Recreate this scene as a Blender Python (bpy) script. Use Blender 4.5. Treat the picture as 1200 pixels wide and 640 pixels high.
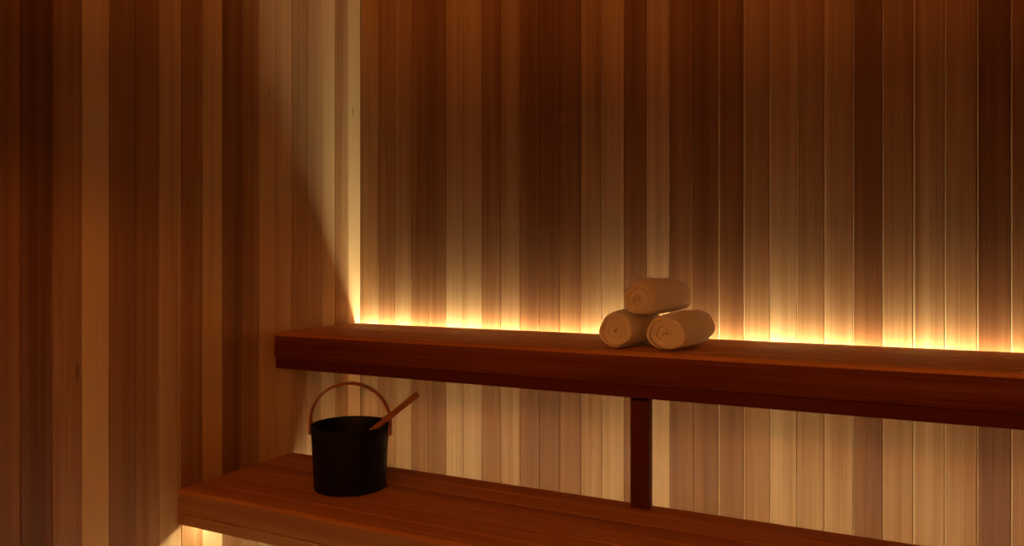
import bpy, bmesh, math, random
from mathutils import Vector, Matrix

for o in list(bpy.data.objects):
    bpy.data.objects.remove(o)
S = bpy.context.scene
COL = S.collection
random.seed(7)

# ------------------------------------------------------------------ camera, world, exposure
# room axes: x runs right along the back wall (y = 0), the left wall is x = 0, z is up from the floor
cam_d = bpy.data.cameras.new('camera')
cam_d.sensor_width = 36.0
cam_d.lens = 36.0 * 877.0 / 1200.0
cam_d.shift_y = -11.0 / 1200.0
cam_d.clip_start = 0.02
cam = bpy.data.objects.new('camera', cam_d)
COL.objects.link(cam)
cam.location = (1.960, -2.502, 1.145)
cam.rotation_euler = (math.radians(90), 0, math.radians(26.64))
S.camera = cam

world = bpy.data.worlds.new('world')
S.world = world
world.use_nodes = True
world.node_tree.nodes['Background'].inputs[0].default_value = (0, 0, 0, 1)

S.view_settings.view_transform = 'Standard'
S.view_settings.look = 'None'
S.view_settings.gamma = 1.0
S.view_settings.use_curve_mapping = False
S.view_settings.exposure = 0.0
S.cycles.max_bounces = 16
S.cycles.diffuse_bounces = 10
S.cycles.use_denoising = True

LED_COL = (1.0, 0.88, 0.60, 1)
FILL_COL = (1.0, 0.33, 0.06, 1)
FILL_POWER = 95
LED_UPPER = 12.5
LED_LOWER_REAR = 4.3
LED_LOWER_FRONT = 17

ROOM_X, ROOM_Y, ROOM_Z = 3.2, -2.95, 2.36


# ------------------------------------------------------------------ helpers
def link(name, bm, mats, parent=None, smooth=False):
    me = bpy.data.meshes.new(name)
    bm.normal_update()
    bm.to_mesh(me)
    bm.free()
    if smooth:
        for p in me.polygons:
            p.use_smooth = True
    for m in (mats if isinstance(mats, (list, tuple)) else [mats]):
        me.materials.append(m)
    o = bpy.data.objects.new(name, me)
    COL.objects.link(o)
    if parent is not None:
        o.parent = parent
    return o


def empty(name, loc, label, cat, group=None, rz=0.0):
    o = bpy.data.objects.new(name, None)
    o.empty_display_size = 0.05
    COL.objects.link(o)
    o.location = loc
    o.rotation_euler = (0, 0, rz)
    o['label'] = label
    o['category'] = cat
    if group:
        o['group'] = group
    return o


def tone_layer(bm):
    l = bm.verts.layers.float.get('tone') or bm.verts.layers.float.new('tone')
    s = bm.verts.layers.float.get('seed') or bm.verts.layers.float.new('seed')
    return l, s


def add_box(bm, lo, hi, bevel=0.0, segs=2, tone=0.5, seed=None, top_only=False):
    """a bevelled board between two corners, with its own wood tone"""
    t, sd = tone_layer(bm)
    tmp = bmesh.new()
    bmesh.ops.create_cube(tmp, size=1.0)
    c = [(lo[i] + hi[i]) / 2 for i in range(3)]
    d = [hi[i] - lo[i] for i in range(3)]
    for v in tmp.verts:
        v.co = Vector((c[i] + v.co[i] * d[i] for i in range(3)))
    if bevel > 0:
        picked = [e for e in tmp.edges if not top_only or all(v.co.z > c[2] for v in e.verts)]
        bmesh.ops.bevel(tmp, geom=picked, offset=bevel, segments=segs, affect='EDGES', profile=0.5)
    seed = random.random() if seed is None else seed
    new = {}
    for v in tmp.verts:
        n = bm.verts.new(v.co)
        n[t] = tone
        n[sd] = seed
        new[v] = n
    for f in tmp.faces:
        bm.faces.new([new[v] for v in f.verts])
    tmp.free()


# ------------------------------------------------------------------ materials
def new_mat(name):
    m = bpy.data.materials.new(name)
    m.use_nodes = True
    nt = m.node_tree
    return m, nt, nt.nodes['Principled BSDF']


def wood(name, axis, dark, mid, light, rough=0.5, grain=0.16, streak=0.22, knots=True, spec=0.3):
    """cedar: the tone of each board comes from the board itself; grain runs along the given axis"""
    m, nt, b = new_mat(name)
    N, L = nt.nodes, nt.links
    tc = N.new('ShaderNodeTexCoord')
    at = N.new('ShaderNodeAttribute'); at.attribute_name = 'tone'
    se = N.new('ShaderNodeAttribute'); se.attribute_name = 'seed'
    off = N.new('ShaderNodeVectorMath'); off.operation = 'SCALE'
    off.inputs[0].default_value = (13.1, 7.7, 9.3)
    L.new(se.outputs['Fac'], off.inputs['Scale'])
    add = N.new('ShaderNodeVectorMath'); add.operation = 'ADD'
    L.new(tc.outputs['Object'], add.inputs[0]); L.new(off.outputs[0], add.inputs[1])

    def noise(scale_across, scale_along, detail, distort=0.0):
        mp = N.new('ShaderNodeMapping')
        sc = [scale_across] * 3
        sc['xyz'.index(axis)] = scale_along
        mp.inputs['Scale'].default_value = sc
        L.new(add.outputs[0], mp.inputs['Vector'])
        n = N.new('ShaderNodeTexNoise')
        n.inputs['Scale'].default_value = 1.0
        n.inputs['Detail'].default_value = detail
        n.inputs['Distortion'].default_value = distort
        L.new(mp.outputs[0], n.inputs['Vector'])
        return n.outputs['Fac'], mp

    fine, _ = noise(230, 2.2, 4, 0.3)
    broad, _ = noise(24, 0.5, 2, 0.5)
    cloud, _ = noise(6, 1.6, 2, 0.0)

    def centred(sock, amp):
        k = N.new('ShaderNodeMath'); k.operation = 'MULTIPLY_ADD'
        L.new(sock, k.inputs[0]); k.inputs[1].default_value = amp * 2; k.inputs[2].default_value = -amp
        return k.outputs[0]

    def plus(a, c):
        k = N.new('ShaderNodeMath'); k.operation = 'ADD'
        L.new(a, k.inputs[0]); L.new(c, k.inputs[1])
        return k.outputs[0]
    t = plus(at.outputs['Fac'], centred(fine, grain))
    t = plus(t, centred(broad, streak * 1.5))
    t = plus(t, centred(cloud, 0.10))
    ramp = N.new('ShaderNodeValToRGB')
    e = ramp.color_ramp.elements
    e[0].position = 0.0; e[0].color = (*dark, 1)
    e[1].position = 1.0; e[1].color = (*light, 1)
    x = e.new(0.5); x.color = (*mid, 1)
    L.new(t, ramp.inputs[0])
    colour = ramp.outputs[0]
    if knots:
        mp = N.new('ShaderNodeMapping')
        sc = [9.0] * 3
        sc['xyz'.index(axis)] = 1.7
        mp.inputs['Scale'].default_value = sc
        L.new(add.outputs[0], mp.inputs['Vector'])
        vo = N.new('ShaderNodeTexVoronoi'); vo.inputs['Scale'].default_value = 1.0
        L.new(mp.outputs[0], vo.inputs['Vector'])
        mr = N.new('ShaderNodeMapRange')
        mr.inputs['From Min'].default_value = 0.02; mr.inputs['From Max'].default_value = 0.055
        mr.inputs['To Min'].default_value = 0.45; mr.inputs['To Max'].default_value = 1.0
        L.new(vo.outputs['Distance'], mr.inputs['Value'])
        mx = N.new('ShaderNodeMixRGB'); mx.blend_type = 'MULTIPLY'; mx.inputs[0].default_value = 1.0
        L.new(colour, mx.inputs[1]); L.new(mr.outputs[0], mx.inputs[2])
        colour = mx.outputs[0]
    L.new(colour, b.inputs['Base Color'])
    b.inputs['Roughness'].default_value = rough
    b.inputs['Specular IOR Level'].default_value = spec
    bp = N.new('ShaderNodeBump')
    bp.inputs['Strength'].default_value = 0.12
    bp.inputs['Distance'].default_value = 0.001
    L.new(fine, bp.inputs['Height'])
    L.new(bp.outputs[0], b.inputs['Normal'])
    return m


DARK, MID, LIGHT = (0.115, 0.033, 0.008), (0.285, 0.134, 0.046), (0.55, 0.365, 0.172)
M_WALL = wood('cedar_cladding', 'z', DARK, MID, LIGHT)
M_CEIL = wood('cedar_ceiling', 'x', DARK, MID, LIGHT)
M_BENCH = wood('bench_cedar', 'x', (0.10, 0.016, 0.005), (0.38, 0.142, 0.038), (0.60, 0.31, 0.11), rough=0.6, grain=0.24, streak=0.22, knots=False, spec=0.12)
M_PLAIN = wood('shaded_front_cedar', 'x', (0.10, 0.016, 0.005), (0.38, 0.142, 0.038), (0.60, 0.31, 0.11), rough=0.6, grain=0.14, streak=0.08, knots=False, spec=0.12)
M_FASCIA = wood('bounce_lit_cedar', 'x', DARK, MID, LIGHT, rough=0.42, knots=False)
M_POST = wood('post_cedar', 'z', (0.10, 0.016, 0.005), (0.38, 0.142, 0.038), (0.60, 0.31, 0.11), rough=0.45, knots=False)
M_HOOP = wood('bent_wood', 'x', (0.14, 0.04, 0.014), (0.30, 0.11, 0.038), (0.5, 0.24, 0.1), rough=0.4, knots=False)


def simple(name, col, rough=0.5, metal=0.0, bump=None):
    m, nt, b = new_mat(name)
    N, L = nt.nodes, nt.links
    n = N.new('ShaderNodeTexNoise'); n.inputs['Scale'].default_value = bump[0] if bump else 40
    n.inputs['Detail'].default_value = 5
    tc = N.new('ShaderNodeTexCoord')
    L.new(tc.outputs['Object'], n.inputs['Vector'])
    r = N.new('ShaderNodeValToRGB')
    r.color_ramp.elements[0].position = 0.3; r.color_ramp.elements[1].position = 0.7
    r.color_ramp.elements[0].color = (*[c * 0.86 for c in col], 1)
    r.color_ramp.elements[1].color = (*col, 1)
    L.new(n.outputs['Fac'], r.inputs[0])
    L.new(r.outputs[0], b.inputs['Base Color'])
    b.inputs['Roughness'].default_value = rough
    b.inputs['Metallic'].default_value = metal
    if bump:
        bp = N.new('ShaderNodeBump'); bp.inputs['Strength'].default_value = bump[1]
        bp.inputs['Distance'].default_value = bump[2]
        L.new(n.outputs['Fac'], bp.inputs['Height']); L.new(bp.outputs[0], b.inputs['Normal'])
    return m


M_FLOOR = simple('stone_floor', (0.58, 0.50, 0.40), 0.55, bump=(30, 0.2, 0.002))
M_BLACK = simple('black_pail', (0.004, 0.0036, 0.0036), 0.5, bump=(160, 0.1, 0.0006))
M_BLACK.node_tree.nodes['Principled BSDF'].inputs['Specular IOR Level'].default_value = 0.25
M_RIVET = simple('dark_rivet', (0.10, 0.07, 0.05), 0.35, 0.9)
M_ALU = simple('led_channel', (0.5, 0.5, 0.5), 0.4, 0.9)
M_TOWEL = simple('white_terry', (0.86, 0.79, 0.68), 0.95, bump=(420, 0.6, 0.003))
_tb = M_TOWEL.node_tree.nodes['Principled BSDF']
_tb.inputs['Subsurface Weight'].default_value = 0.35
_tb.inputs['Subsurface Radius'].default_value = (1.0, 0.8, 0.6)
_tb.inputs['Subsurface Scale'].default_value = 0.012
M_TOWEL.node_tree.nodes['Principled BSDF'].inputs['Sheen Weight'].default_value = 0.25


def led_mat(name, strength, col=LED_COL):
    m = bpy.data.materials.new(name)
    m.use_nodes = True
    nt = m.node_tree
    nt.nodes.clear()
    e = nt.nodes.new('ShaderNodeEmission')
    e.inputs[0].default_value = col
    e.inputs[1].default_value = strength
    o = nt.nodes.new('ShaderNodeOutputMaterial')
    nt.links.new(e.outputs[0], o.inputs[0])
    return m


# ------------------------------------------------------------------ room shell
PITCH_L, PITCH_B = 0.0804, 0.0806
# tones of the boards as the photo shows them, counted from the corner
LEFT = [1.05, .58, .97, .76, .66, .95, .97, .54, .34, 1.0, .50, .78, .44, .42, .97, .50, .10, .36]
BACK = [.72, .58, .72, .48, .44, .84, .78, .50, .66, .32, .26, .36, .62, .80, .38, .80, .40, .34,
        .40, .62, .78, .66, .76, .32, .58, .66, .62, .16, .48]


def cladding(name, axis, n, pitch, start, tones, height, face, outward, mat, length=None, edges={}):
    """boards side by side with a small bevelled gap, in front of a backing board, as one wall"""
    bm = bmesh.new()
    gap, bev, depth = 0.0009, 0.0016, 0.018
    for k in range(n):
        a0 = start + k * pitch + gap / 2
        a1 = start + (k + 1) * pitch - gap / 2
        if k == 0 and start > 0:
            a0 = 0.0
        if length is not None:
            a1 = min(a1, length)
        tone = tones[k] if k < len(tones) else random.choice([.12, .3, .4, .5, .6, .7])
        rnd = random.random() * 10
        sign = outward
        f0, f1 = sorted((face, face - sign * depth))
        if axis == 'x':
            e = edges.get(k, 0.0)
            if e:                                          # pale strip beside the gap, seam highlight painted into its tone
                e *= 1.35
                add_box(bm, (a0 + 0.0006, f0 - 0.0003, 0.0), (a0 + e, f1, height), 0.0004, 1, 1.4, rnd)
                a0 += e - 0.0008
            add_box(bm, (a0, f0, 0.0), (a1, f1, height), bev, 1, tone, rnd)
        else:
            add_box(bm, (f0, -a1, 0.0), (f1, -a0, height), bev, 1, tone, rnd)
    total = start + n * pitch
    if length is not None:
        total = length
    b0, b1 = sorted((face - outward * depth, face - outward * (depth + 0.03)))
    if axis == 'x':
        add_box(bm, (-0.05, b0, 0), (total + 0.05, b1, height), 0, 1, .1, 1)
    else:
        add_box(bm, (b0, -total - 0.05, 0), (b1, 0.05, height), 0, 1, .1, 1)
    o = link(name, bm, mat)
    o['kind'] = 'structure'
    return o


cladding('wall_back', 'x', 40, PITCH_B, 0.012, BACK, ROOM_Z, 0.0, -1, M_WALL, ROOM_X,  # board widths of the painted seam highlights follow
         {13: .0022, 15: .0016, 18: .003, 19: .0026, 20: .0028, 21: .0020, 22: .0032, 23: .0020, 24: .0018, 25: .0042, 26: .0030,
          27: .0022, 28: .0026})
cladding('wall_left', 'y', 37, PITCH_L, 0.0, LEFT, ROOM_Z, 0.0, 1, M_WALL, -ROOM_Y)
cladding('wall_right', 'y', 37, PITCH_L, 0.0, [], ROOM_Z, ROOM_X, -1, M_WALL, -ROOM_Y)
cladding('wall_front', 'x', 40, PITCH_B, 0.0, [], ROOM_Z, ROOM_Y, 1, M_WALL, ROOM_X)

bm = bmesh.new()
k = 0
while k * 0.0956 < -ROOM_Y:
    y1 = -k * 0.0956
    add_box(bm, (0, max(ROOM_Y, y1 - 0.0940), ROOM_Z), (ROOM_X, y1, ROOM_Z + 0.018), 0.0022, 1,
            random.choice([.2, .35, .5, .6, .7]), random.random() * 10)
    k += 1
add_box(bm, (-0.05, ROOM_Y - 0.05, ROOM_Z + 0.018), (ROOM_X + 0.05, 0.05, ROOM_Z + 0.04), 0, 1, .1, 1)
o = link('ceiling', bm, M_CEIL); o['kind'] = 'structure'

bm = bmesh.new()
add_box(bm, (-0.05, ROOM_Y - 0.05, -0.05), (ROOM_X + 0.05, 0.05, 0.0))
o = link('floor', bm, M_FLOOR); o['kind'] = 'structure'


# ------------------------------------------------------------------ benches
X0, X1 = 0.003, ROOM_X - 0.003


def bench(name, label, y_front, y_back, top, nosing, n_slats, tones, beam_tone, rail_tone, rail_recess, H, R, front_mat, gap, post_at=None, foot=None):
    t = empty(name, ((X0 + X1) / 2, (y_front + y_back) / 2, 0.0), label, 'bench')
    cx, cy = t.location.x, t.location.y

    def part(pname, lo, hi, bevel, segs, tone, mat=M_BENCH, seed=None, top_only=False):
        b = bmesh.new()
        add_box(b, (lo[0] - cx, lo[1] - cy, lo[2]), (hi[0] - cx, hi[1] - cy, hi[2]), bevel, segs, tone,
                random.random() * 10 if seed is None else seed, top_only)
        return link(pname, b, mat, t)
    part('front_slat', (X0, y_front, top - 0.0125), (X1, y_front + nosing, top), 0.0085, 5, tones[0], top_only=True)
    part('front_board', (X0, y_front + 0.0002, top - H), (X1, y_front + nosing - 0.004, top - 0.0127), 0.0006, 1, beam_tone, front_mat)
    w = (y_back - (y_front + nosing) - gap * n_slats) / n_slats
    for i in range(n_slats):
        y0 = y_front + nosing + gap + i * (w + gap)
        part('slat', (X0, y0, top - 0.028), (X1, y0 + w, top), 0.0010, 1, tones[i % len(tones)])
    part('support_rail', (X0, y_front + rail_recess, top - H - R - 0.001), (X1, y_front + 0.045, top - H - 0.001), 0.0025, 2, rail_tone, front_mat)
    part('rear_rail', (X0, y_back - 0.062, top - 0.08), (X1, y_back - 0.026, top - 0.0285), 0.003, 2, rail_tone)
    for x in (0.30, 1.62, 2.86):
        part('bearer', (x - 0.022, y_front + nosing + 0.002, top - 0.078), (x + 0.022, y_back - 0.064, top - 0.0285), 0.003, 2, 0.4)
    if post_at is not None:
        x, y, zb, wx, wy = post_at
        part('post', (x - wx / 2, y - wy / 2, zb), (x + wx / 2, y + wy / 2, top - H - R - 0.0015), 0.003, 2, -0.1, M_POST)
    if foot is not None:
        for x in foot:
            part('leg', (x - 0.022, y_back - 0.30, 0.0005), (x + 0.022, y_back - 0.255, top - 0.079), 0.003, 2, 0.4, M_POST)
    return t


UP_TOP, LO_TOP = 0.900, 0.450
UP_FRONT, UP_BACK = -0.494, -0.032
LO_FRONT, LO_BACK = -0.900, -0.400
bench('upper_bench', 'upper slatted cedar bench with shade-darkened front carrying the rolled towels',
      UP_FRONT, UP_BACK, UP_TOP, 0.070, 7, [.66, .60, .68, .60, .70, .62, .66], 0.08, -0.12, 0.006, 0.091, 0.037, M_PLAIN, 0.011,  # front board and rail toned dark: shade put into the wood
      post_at=(1.333, -0.430, LO_TOP + 0.0005, 0.056, 0.034))
bench('lower_bench', 'lower slatted cedar bench with front edge toned tan for bounce light where the black pail stands',
      LO_FRONT, LO_BACK, LO_TOP, 0.080, 5, [.58, .66, .50, .62, .54], 0.50, 0.56, -0.0015, 0.074, 0.034, M_FASCIA, 0.0060,  # front wood paler and yellower: floor bounce light put into its colour
      foot=(0.30, 1.62, 2.86))


# ------------------------------------------------------------------ LED strips
def led_strip(label, y, z, facing, strength, tilt=0.0, w=0.010):
    """thin aluminium channel with a glowing diffuser, running the length of the bench"""
    t = empty('led_strip', (ROOM_X / 2, y, z), label, 'light')
    L2 = ROOM_X / 2 - 0.006
    rot = {'up': 0.0, 'back': -90.0, 'down': 180.0}[facing] + tilt
    R = Matrix.Rotation(math.radians(rot), 4, 'X')
    h = w / 2
    b = bmesh.new()
    add_box(b, (-L2, -h - 0.0015, -0.0062), (L2, h + 0.0015, -0.005))
    add_box(b, (-L2, -h - 0.0015, -0.005), (L2, -h - 0.0003, 0.0))
    add_box(b, (-L2, h + 0.0003, -0.005), (L2, h + 0.0015, 0.0))
    b.transform(R)
    link('channel', b, M_ALU, t)
    b = bmesh.new()
    add_box(b, (-L2 + 0.001, -h, -0.004), (L2 - 0.001, h, -0.0005), 0.0004, 1)
    b.transform(R)
    link('diffuser', b, led_mat('warm_led', strength), t)
    return t


led_strip('warm light strip glowing in the slot behind the upper bench', -0.0175, 0.857, 'up', LED_UPPER * 10, 12, 0.020)
led_strip('warm light strip tucked under the back edge of the lower bench', -0.4165, 0.362, 'back', LED_LOWER_REAR * 10)
led_strip('warm light strip hidden under the front edge of the lower bench', -0.828, 0.352, 'down', LED_LOWER_FRONT * 10)


def added_fill_light(y, z):
    """an added fill light behind the camera: a narrow amber diffuser behind a light-shaping baffle, open above and below"""
    t = empty('added_fill_light', (ROOM_X / 2, y, z), 'added amber fill light behind a long light-shaping baffle', 'light')
    L2 = ROOM_X / 2 - 0.01
    b = bmesh.new()
    add_box(b, (-L2, 0.139, -0.030), (L2, 0.155, 0.010), 0.002, 1, .5, 1)  # board sized to hold the fill off the middle of the far wall
    link('baffle', b, M_BENCH, t)
    b = bmesh.new()
    add_box(b, (-L2, 0.0005, -0.014), (L2, 0.008, 0.014), 0.001, 1, .5, 2)
    for x in (-1.5, -0.5, 0.5, 1.5):
        add_box(b, (x - 0.01, 0.008, 0.014), (x + 0.01, 0.1385, 0.020), 0.001, 1, .5, 3)
    link('bracket', b, M_BENCH, t)
    b = bmesh.new()
    add_box(b, (-L2 + 0.003, 0.0085, -0.010), (L2 - 0.003, 0.016, 0.010), 0.002, 2)
    link('diffuser', b, led_mat('amber_fill', FILL_POWER, FILL_COL), t)


added_fill_light(ROOM_Y, 1.70)  # unseen lamp, added to give amber fill from the front


# ------------------------------------------------------------------ towels
def towel(name, loc, rz, length, rx, rzr, label, phase=0.0, seed=0):
    """a rolled towel: a thick soft sheet wound into a spiral, its long folded edges at the roll's ends.
    The roll's axis is local y, its front end at y = 0; loc is where it touches down."""
    th = 0.0098
    pitch = 0.0102
    nom = (rx + rzr) / 2
    R_out = nom - th / 2
    turns = (R_out - 0.0045) / pitch
    n = int(turns * 44)
    bm = bmesh.new()
    prof = []
    rr = th / 2
    for i in range(9):                                    # front fold
        a = math.pi / 2 + math.pi * i / 8
        prof.append((rr * math.cos(a) * 1.0, rr * math.sin(a)))
    front = [(rr + p[0], p[1]) for p in prof]
    back = [(length - rr - p[0], -p[1]) for p in prof]
    inner = [(rr + (length - 2 * rr) * i / 14, -rr) for i in range(1, 14)]
    outer = [(length - rr - (length - 2 * rr) * i / 14, rr) for i in range(1, 14)]
    loop = front + inner + back + outer
    rng = random.Random(seed)
    ph = [rng.random() * 6.28 for _ in range(8)]
    rings = []
    for i in range(n + 1):
        u = i / n
        a = phase + (u - 1) * turns * 2 * math.pi
        r = R_out - (1 - u) * turns * pitch
        r = max(r, 0.002)
        core = max(0.0, 1 - r / R_out)
        thick = 1.0
        if n - i < 10:
            thick = max(0.15, (n - i) / 10.0) ** 0.5       # the loose end thins out
        ring = []
        shift = 0.0035 * math.sin(3.1 * u * turns + ph[0]) + 0.006 * core * 0.7
        for (y, d) in loop:
            wob = 0.0018 * math.sin(5 * a + ph[1] + 18 * y) + 0.0024 * math.sin(2 * a + ph[2] - 11 * y) + 0.0012 * math.sin(31 * y + ph[3])
            end = min(y, length - y)
            squeeze = 1.0 - 0.15 * math.exp(-(end / 0.024) ** 1.3)   # rolls draw in at their ends
            q = (r * squeeze + d * thick + wob * r / R_out)
            yy = y + (shift if y < length / 2 else -shift) * (1 if end < 0.03 else 0.3)
            ring.append(bm.verts.new((q * math.cos(a) * rx / nom, yy, q * math.sin(a) * rzr / nom)))
        rings.append(ring)
    m = len(loop)
    for i in range(n):
        for j in range(m):
            bm.faces.new((rings[i][j], rings[i][(j + 1) % m], rings[i + 1][(j + 1) % m], rings[i + 1][j]))
    bm.faces.new(list(reversed(rings[0])))
    bm.faces.new(rings[-1])
    # rest on the plane below
    lowest = min(v.co.z for v in bm.verts)
    for v in bm.verts:
        z = v.co.z - lowest - 0.006                        # its weight flattens the underside
        v.co.z = 0.016 * (z + 0.006) / 0.022 if z < 0.016 else z
    bmesh.ops.recalc_face_normals(bm, faces=list(bm.faces))
    o = link(name, bm, M_TOWEL, None, True)
    o.location = loc
    o.rotation_euler = (0, 0, math.radians(rz))
    o['label'] = label
    o['category'] = 'towel'
    o['group'] = 'rolled towels on the upper bench'
    return o


towel('rolled_towel', (1.414, -0.466, UP_TOP + 0.0005), -6, 0.275, 0.0670, 0.0608,
      'rolled white towel lying right in the bottom row of the stack', phase=-2.0, seed=3)
towel('rolled_towel', (1.267, -0.458, UP_TOP + 0.0005), -5, 0.26, 0.0640, 0.0608,
      'rolled white towel lying left in the bottom row of the stack', phase=-1.2, seed=11)
towel('rolled_towel', (1.336, -0.468, UP_TOP + 0.0985), -9, 0.27, 0.0595, 0.0590,
      'rolled white towel resting on top of two others', phase=-2.6, seed=23)


# ------------------------------------------------------------------ pail
PX, PY = 0.462, -0.641
RT, RB, PH = 0.1195, 0.1095, 0.192
YAW = math.radians(26.64 - 3)
pail = empty('sauna_pail', (PX, PY, LO_TOP + 0.0005), 'black tapered pail with a bent wooden handle on the lower bench', 'bucket', rz=YAW)
bm = bmesh.new()
prof = [(0.0, 0.006), (RB - 0.010, 0.006), (RB - 0.006, 0.0), (RB, 0.0), (RB + 0.0015, 0.003), (RB + 0.001, 0.009)]
for i in range(1, 9):
    z = 0.009 + (PH - 0.009) * i / 8
    prof.append((RB + (RT - RB) * (z / PH), z))
prof += [(RT + 0.0016, PH + 0.0012), (RT + 0.001, PH + 0.0032), (RT - 0.0022, PH + 0.0032), (RT - 0.0036, PH - 0.001)]
for i in range(7, 0, -1):
    z = 0.012 + (PH - 0.012) * i / 8
    prof.append((RB + (RT - RB) * (z / PH) - 0.004, z))
prof += [(RB - 0.008, 0.012), (0.0, 0.012)]
NS = 72
rings = []
for (r, z) in prof:
    if r == 0.0:
        rings.append([bm.verts.new((0, 0, z))])
    else:
        rings.append([bm.verts.new((r * math.cos(2 * math.pi * k / NS), r * math.sin(2 * math.pi * k / NS), z)) for k in range(NS)])
for a, b in zip(rings, rings[1:]):
    for k in range(NS):
        k2 = (k + 1) % NS
        if len(a) == 1:
            bm.faces.new((a[0], b[k2], b[k]))
        elif len(b) == 1:
            bm.faces.new((a[k], a[k2], b[0]))
        else:
            bm.faces.new((a[k], a[k2], b[k2], b[k]))
bmesh.ops.recalc_face_normals(bm, faces=list(bm.faces))
link('body', bm, M_BLACK, pail, True)


def band(path, width_dir, width, thick, tone):
    """a bent strap: rectangular section with rounded edges along a path"""
    b = bmesh.new()
    t, sd = tone_layer(b)
    rings = []
    n = len(path)
    for i, p in enumerate(path):
        tan = (path[min(i + 1, n - 1)] - path[max(i - 1, 0)]).normalized()
        nor = tan.cross(width_dir).normalized()
        w = width(i / (n - 1)) if callable(width) else width
        th = thick(i / (n - 1)) if callable(thick) else thick
        c = min(w, th) * 0.28
        sec = [(-w / 2 + c, -th / 2), (w / 2 - c, -th / 2), (w / 2, -th / 2 + c), (w / 2, th / 2 - c),
               (w / 2 - c, th / 2), (-w / 2 + c, th / 2), (-w / 2, th / 2 - c), (-w / 2, -th / 2 + c)]
        ring = []
        for (x, y) in sec:
            v = b.verts.new(p + width_dir * x + nor * y)
            v[t] = tone
            v[sd] = 3.3
            ring.append(v)
        rings.append(ring)
    for r0, r1 in zip(rings, rings[1:]):
        for k in range(8):
            b.faces.new((r0[k], r0[(k + 1) % 8], r1[(k + 1) % 8], r1[k]))
    b.faces.new(list(reversed(rings[0])))
    b.faces.new(rings[-1])
    bmesh.ops.recalc_face_normals(b, faces=list(b.faces))
    return b


# bent wooden handle: straight down outside the rim at both sides, a half hoop above
HX = RT + 0.0062
path = []
for i in range(5):
    path.append(Vector((-HX + 0.001 * 0, 0, PH - 0.030 + 0.040 * i / 5)))
zc = PH + 0.010
for i in range(41):
    a = math.pi - math.pi * i / 40
    path.append(Vector((HX * math.cos(a), 0, zc + 0.119 * math.sin(a))))
for i in range(4, -1, -1):
    path.append(Vector((HX, 0, PH - 0.030 + 0.040 * i / 5)))
handle = link('handle', band(path, Vector((0, 1, 0)), lambda u: 0.019 + 0.010 * abs(2 * u - 1) ** 8, 0.0078, 0.42), M_HOOP, pail)
for s in (-1, 1):
    bm = bmesh.new()
    bmesh.ops.create_uvsphere(bm, u_segments=14, v_segments=8, radius=0.0042)
    for v in bm.verts:
        v.co = Vector((s * (HX + 0.0028) + v.co.x * 0.6, v.co.y, PH - 0.018 + v.co.z))
    link('rivet', bm, M_RIVET, handle, True)


# ------------------------------------------------------------------ ladle standing in the pail
tip = Vector((0.6709, -0.5755, 0.7461))
low = Vector((0.4582, -0.7057, 0.5471))
axis = (low - tip).normalized()
ladle = empty('ladle', tuple(low), 'wooden handled ladle leaning out of the black pail', 'ladle')
side = axis.cross(Vector((0, 0, 1))).normalized()
pts = [(tip - low) * (1 - i / 24) for i in range(25)]
link('handle', band(pts, side, lambda u: 0.025 - 0.008 * u, lambda u: 0.018 - 0.005 * u, 0.5), M_HOOP, ladle)
bm = bmesh.new()
rings = []
for (r, z) in [(0.0, 0.0), (0.014, 0.0008), (0.024, 0.006), (0.029, 0.014), (0.030, 0.020), (0.0285, 0.020), (0.0275, 0.014), (0.0225, 0.0075), (0.013, 0.0028), (0.0, 0.002)]:
    rings.append([bm.verts.new((0, 0, z))] if r == 0 else [bm.verts.new((r * math.cos(2 * math.pi * k / 32), r * math.sin(2 * math.pi * k / 32), z)) for k in range(32)])
for a, b in zip(rings, rings[1:]):
    for k in range(32):
        k2 = (k + 1) % 32
        if len(a) == 1:
            bm.faces.new((a[0], b[k2], b[k]))
        elif len(b) == 1:
            bm.faces.new((a[k], a[k2], b[0]))
        else:
            bm.faces.new((a[k], a[k2], b[k2], b[k]))
bmesh.ops.recalc_face_normals(bm, faces=list(bm.faces))
bm.transform(Matrix.Translation((0.0, 0.0, -0.026)))
link('bowl', bm, M_RIVET, ladle, True)
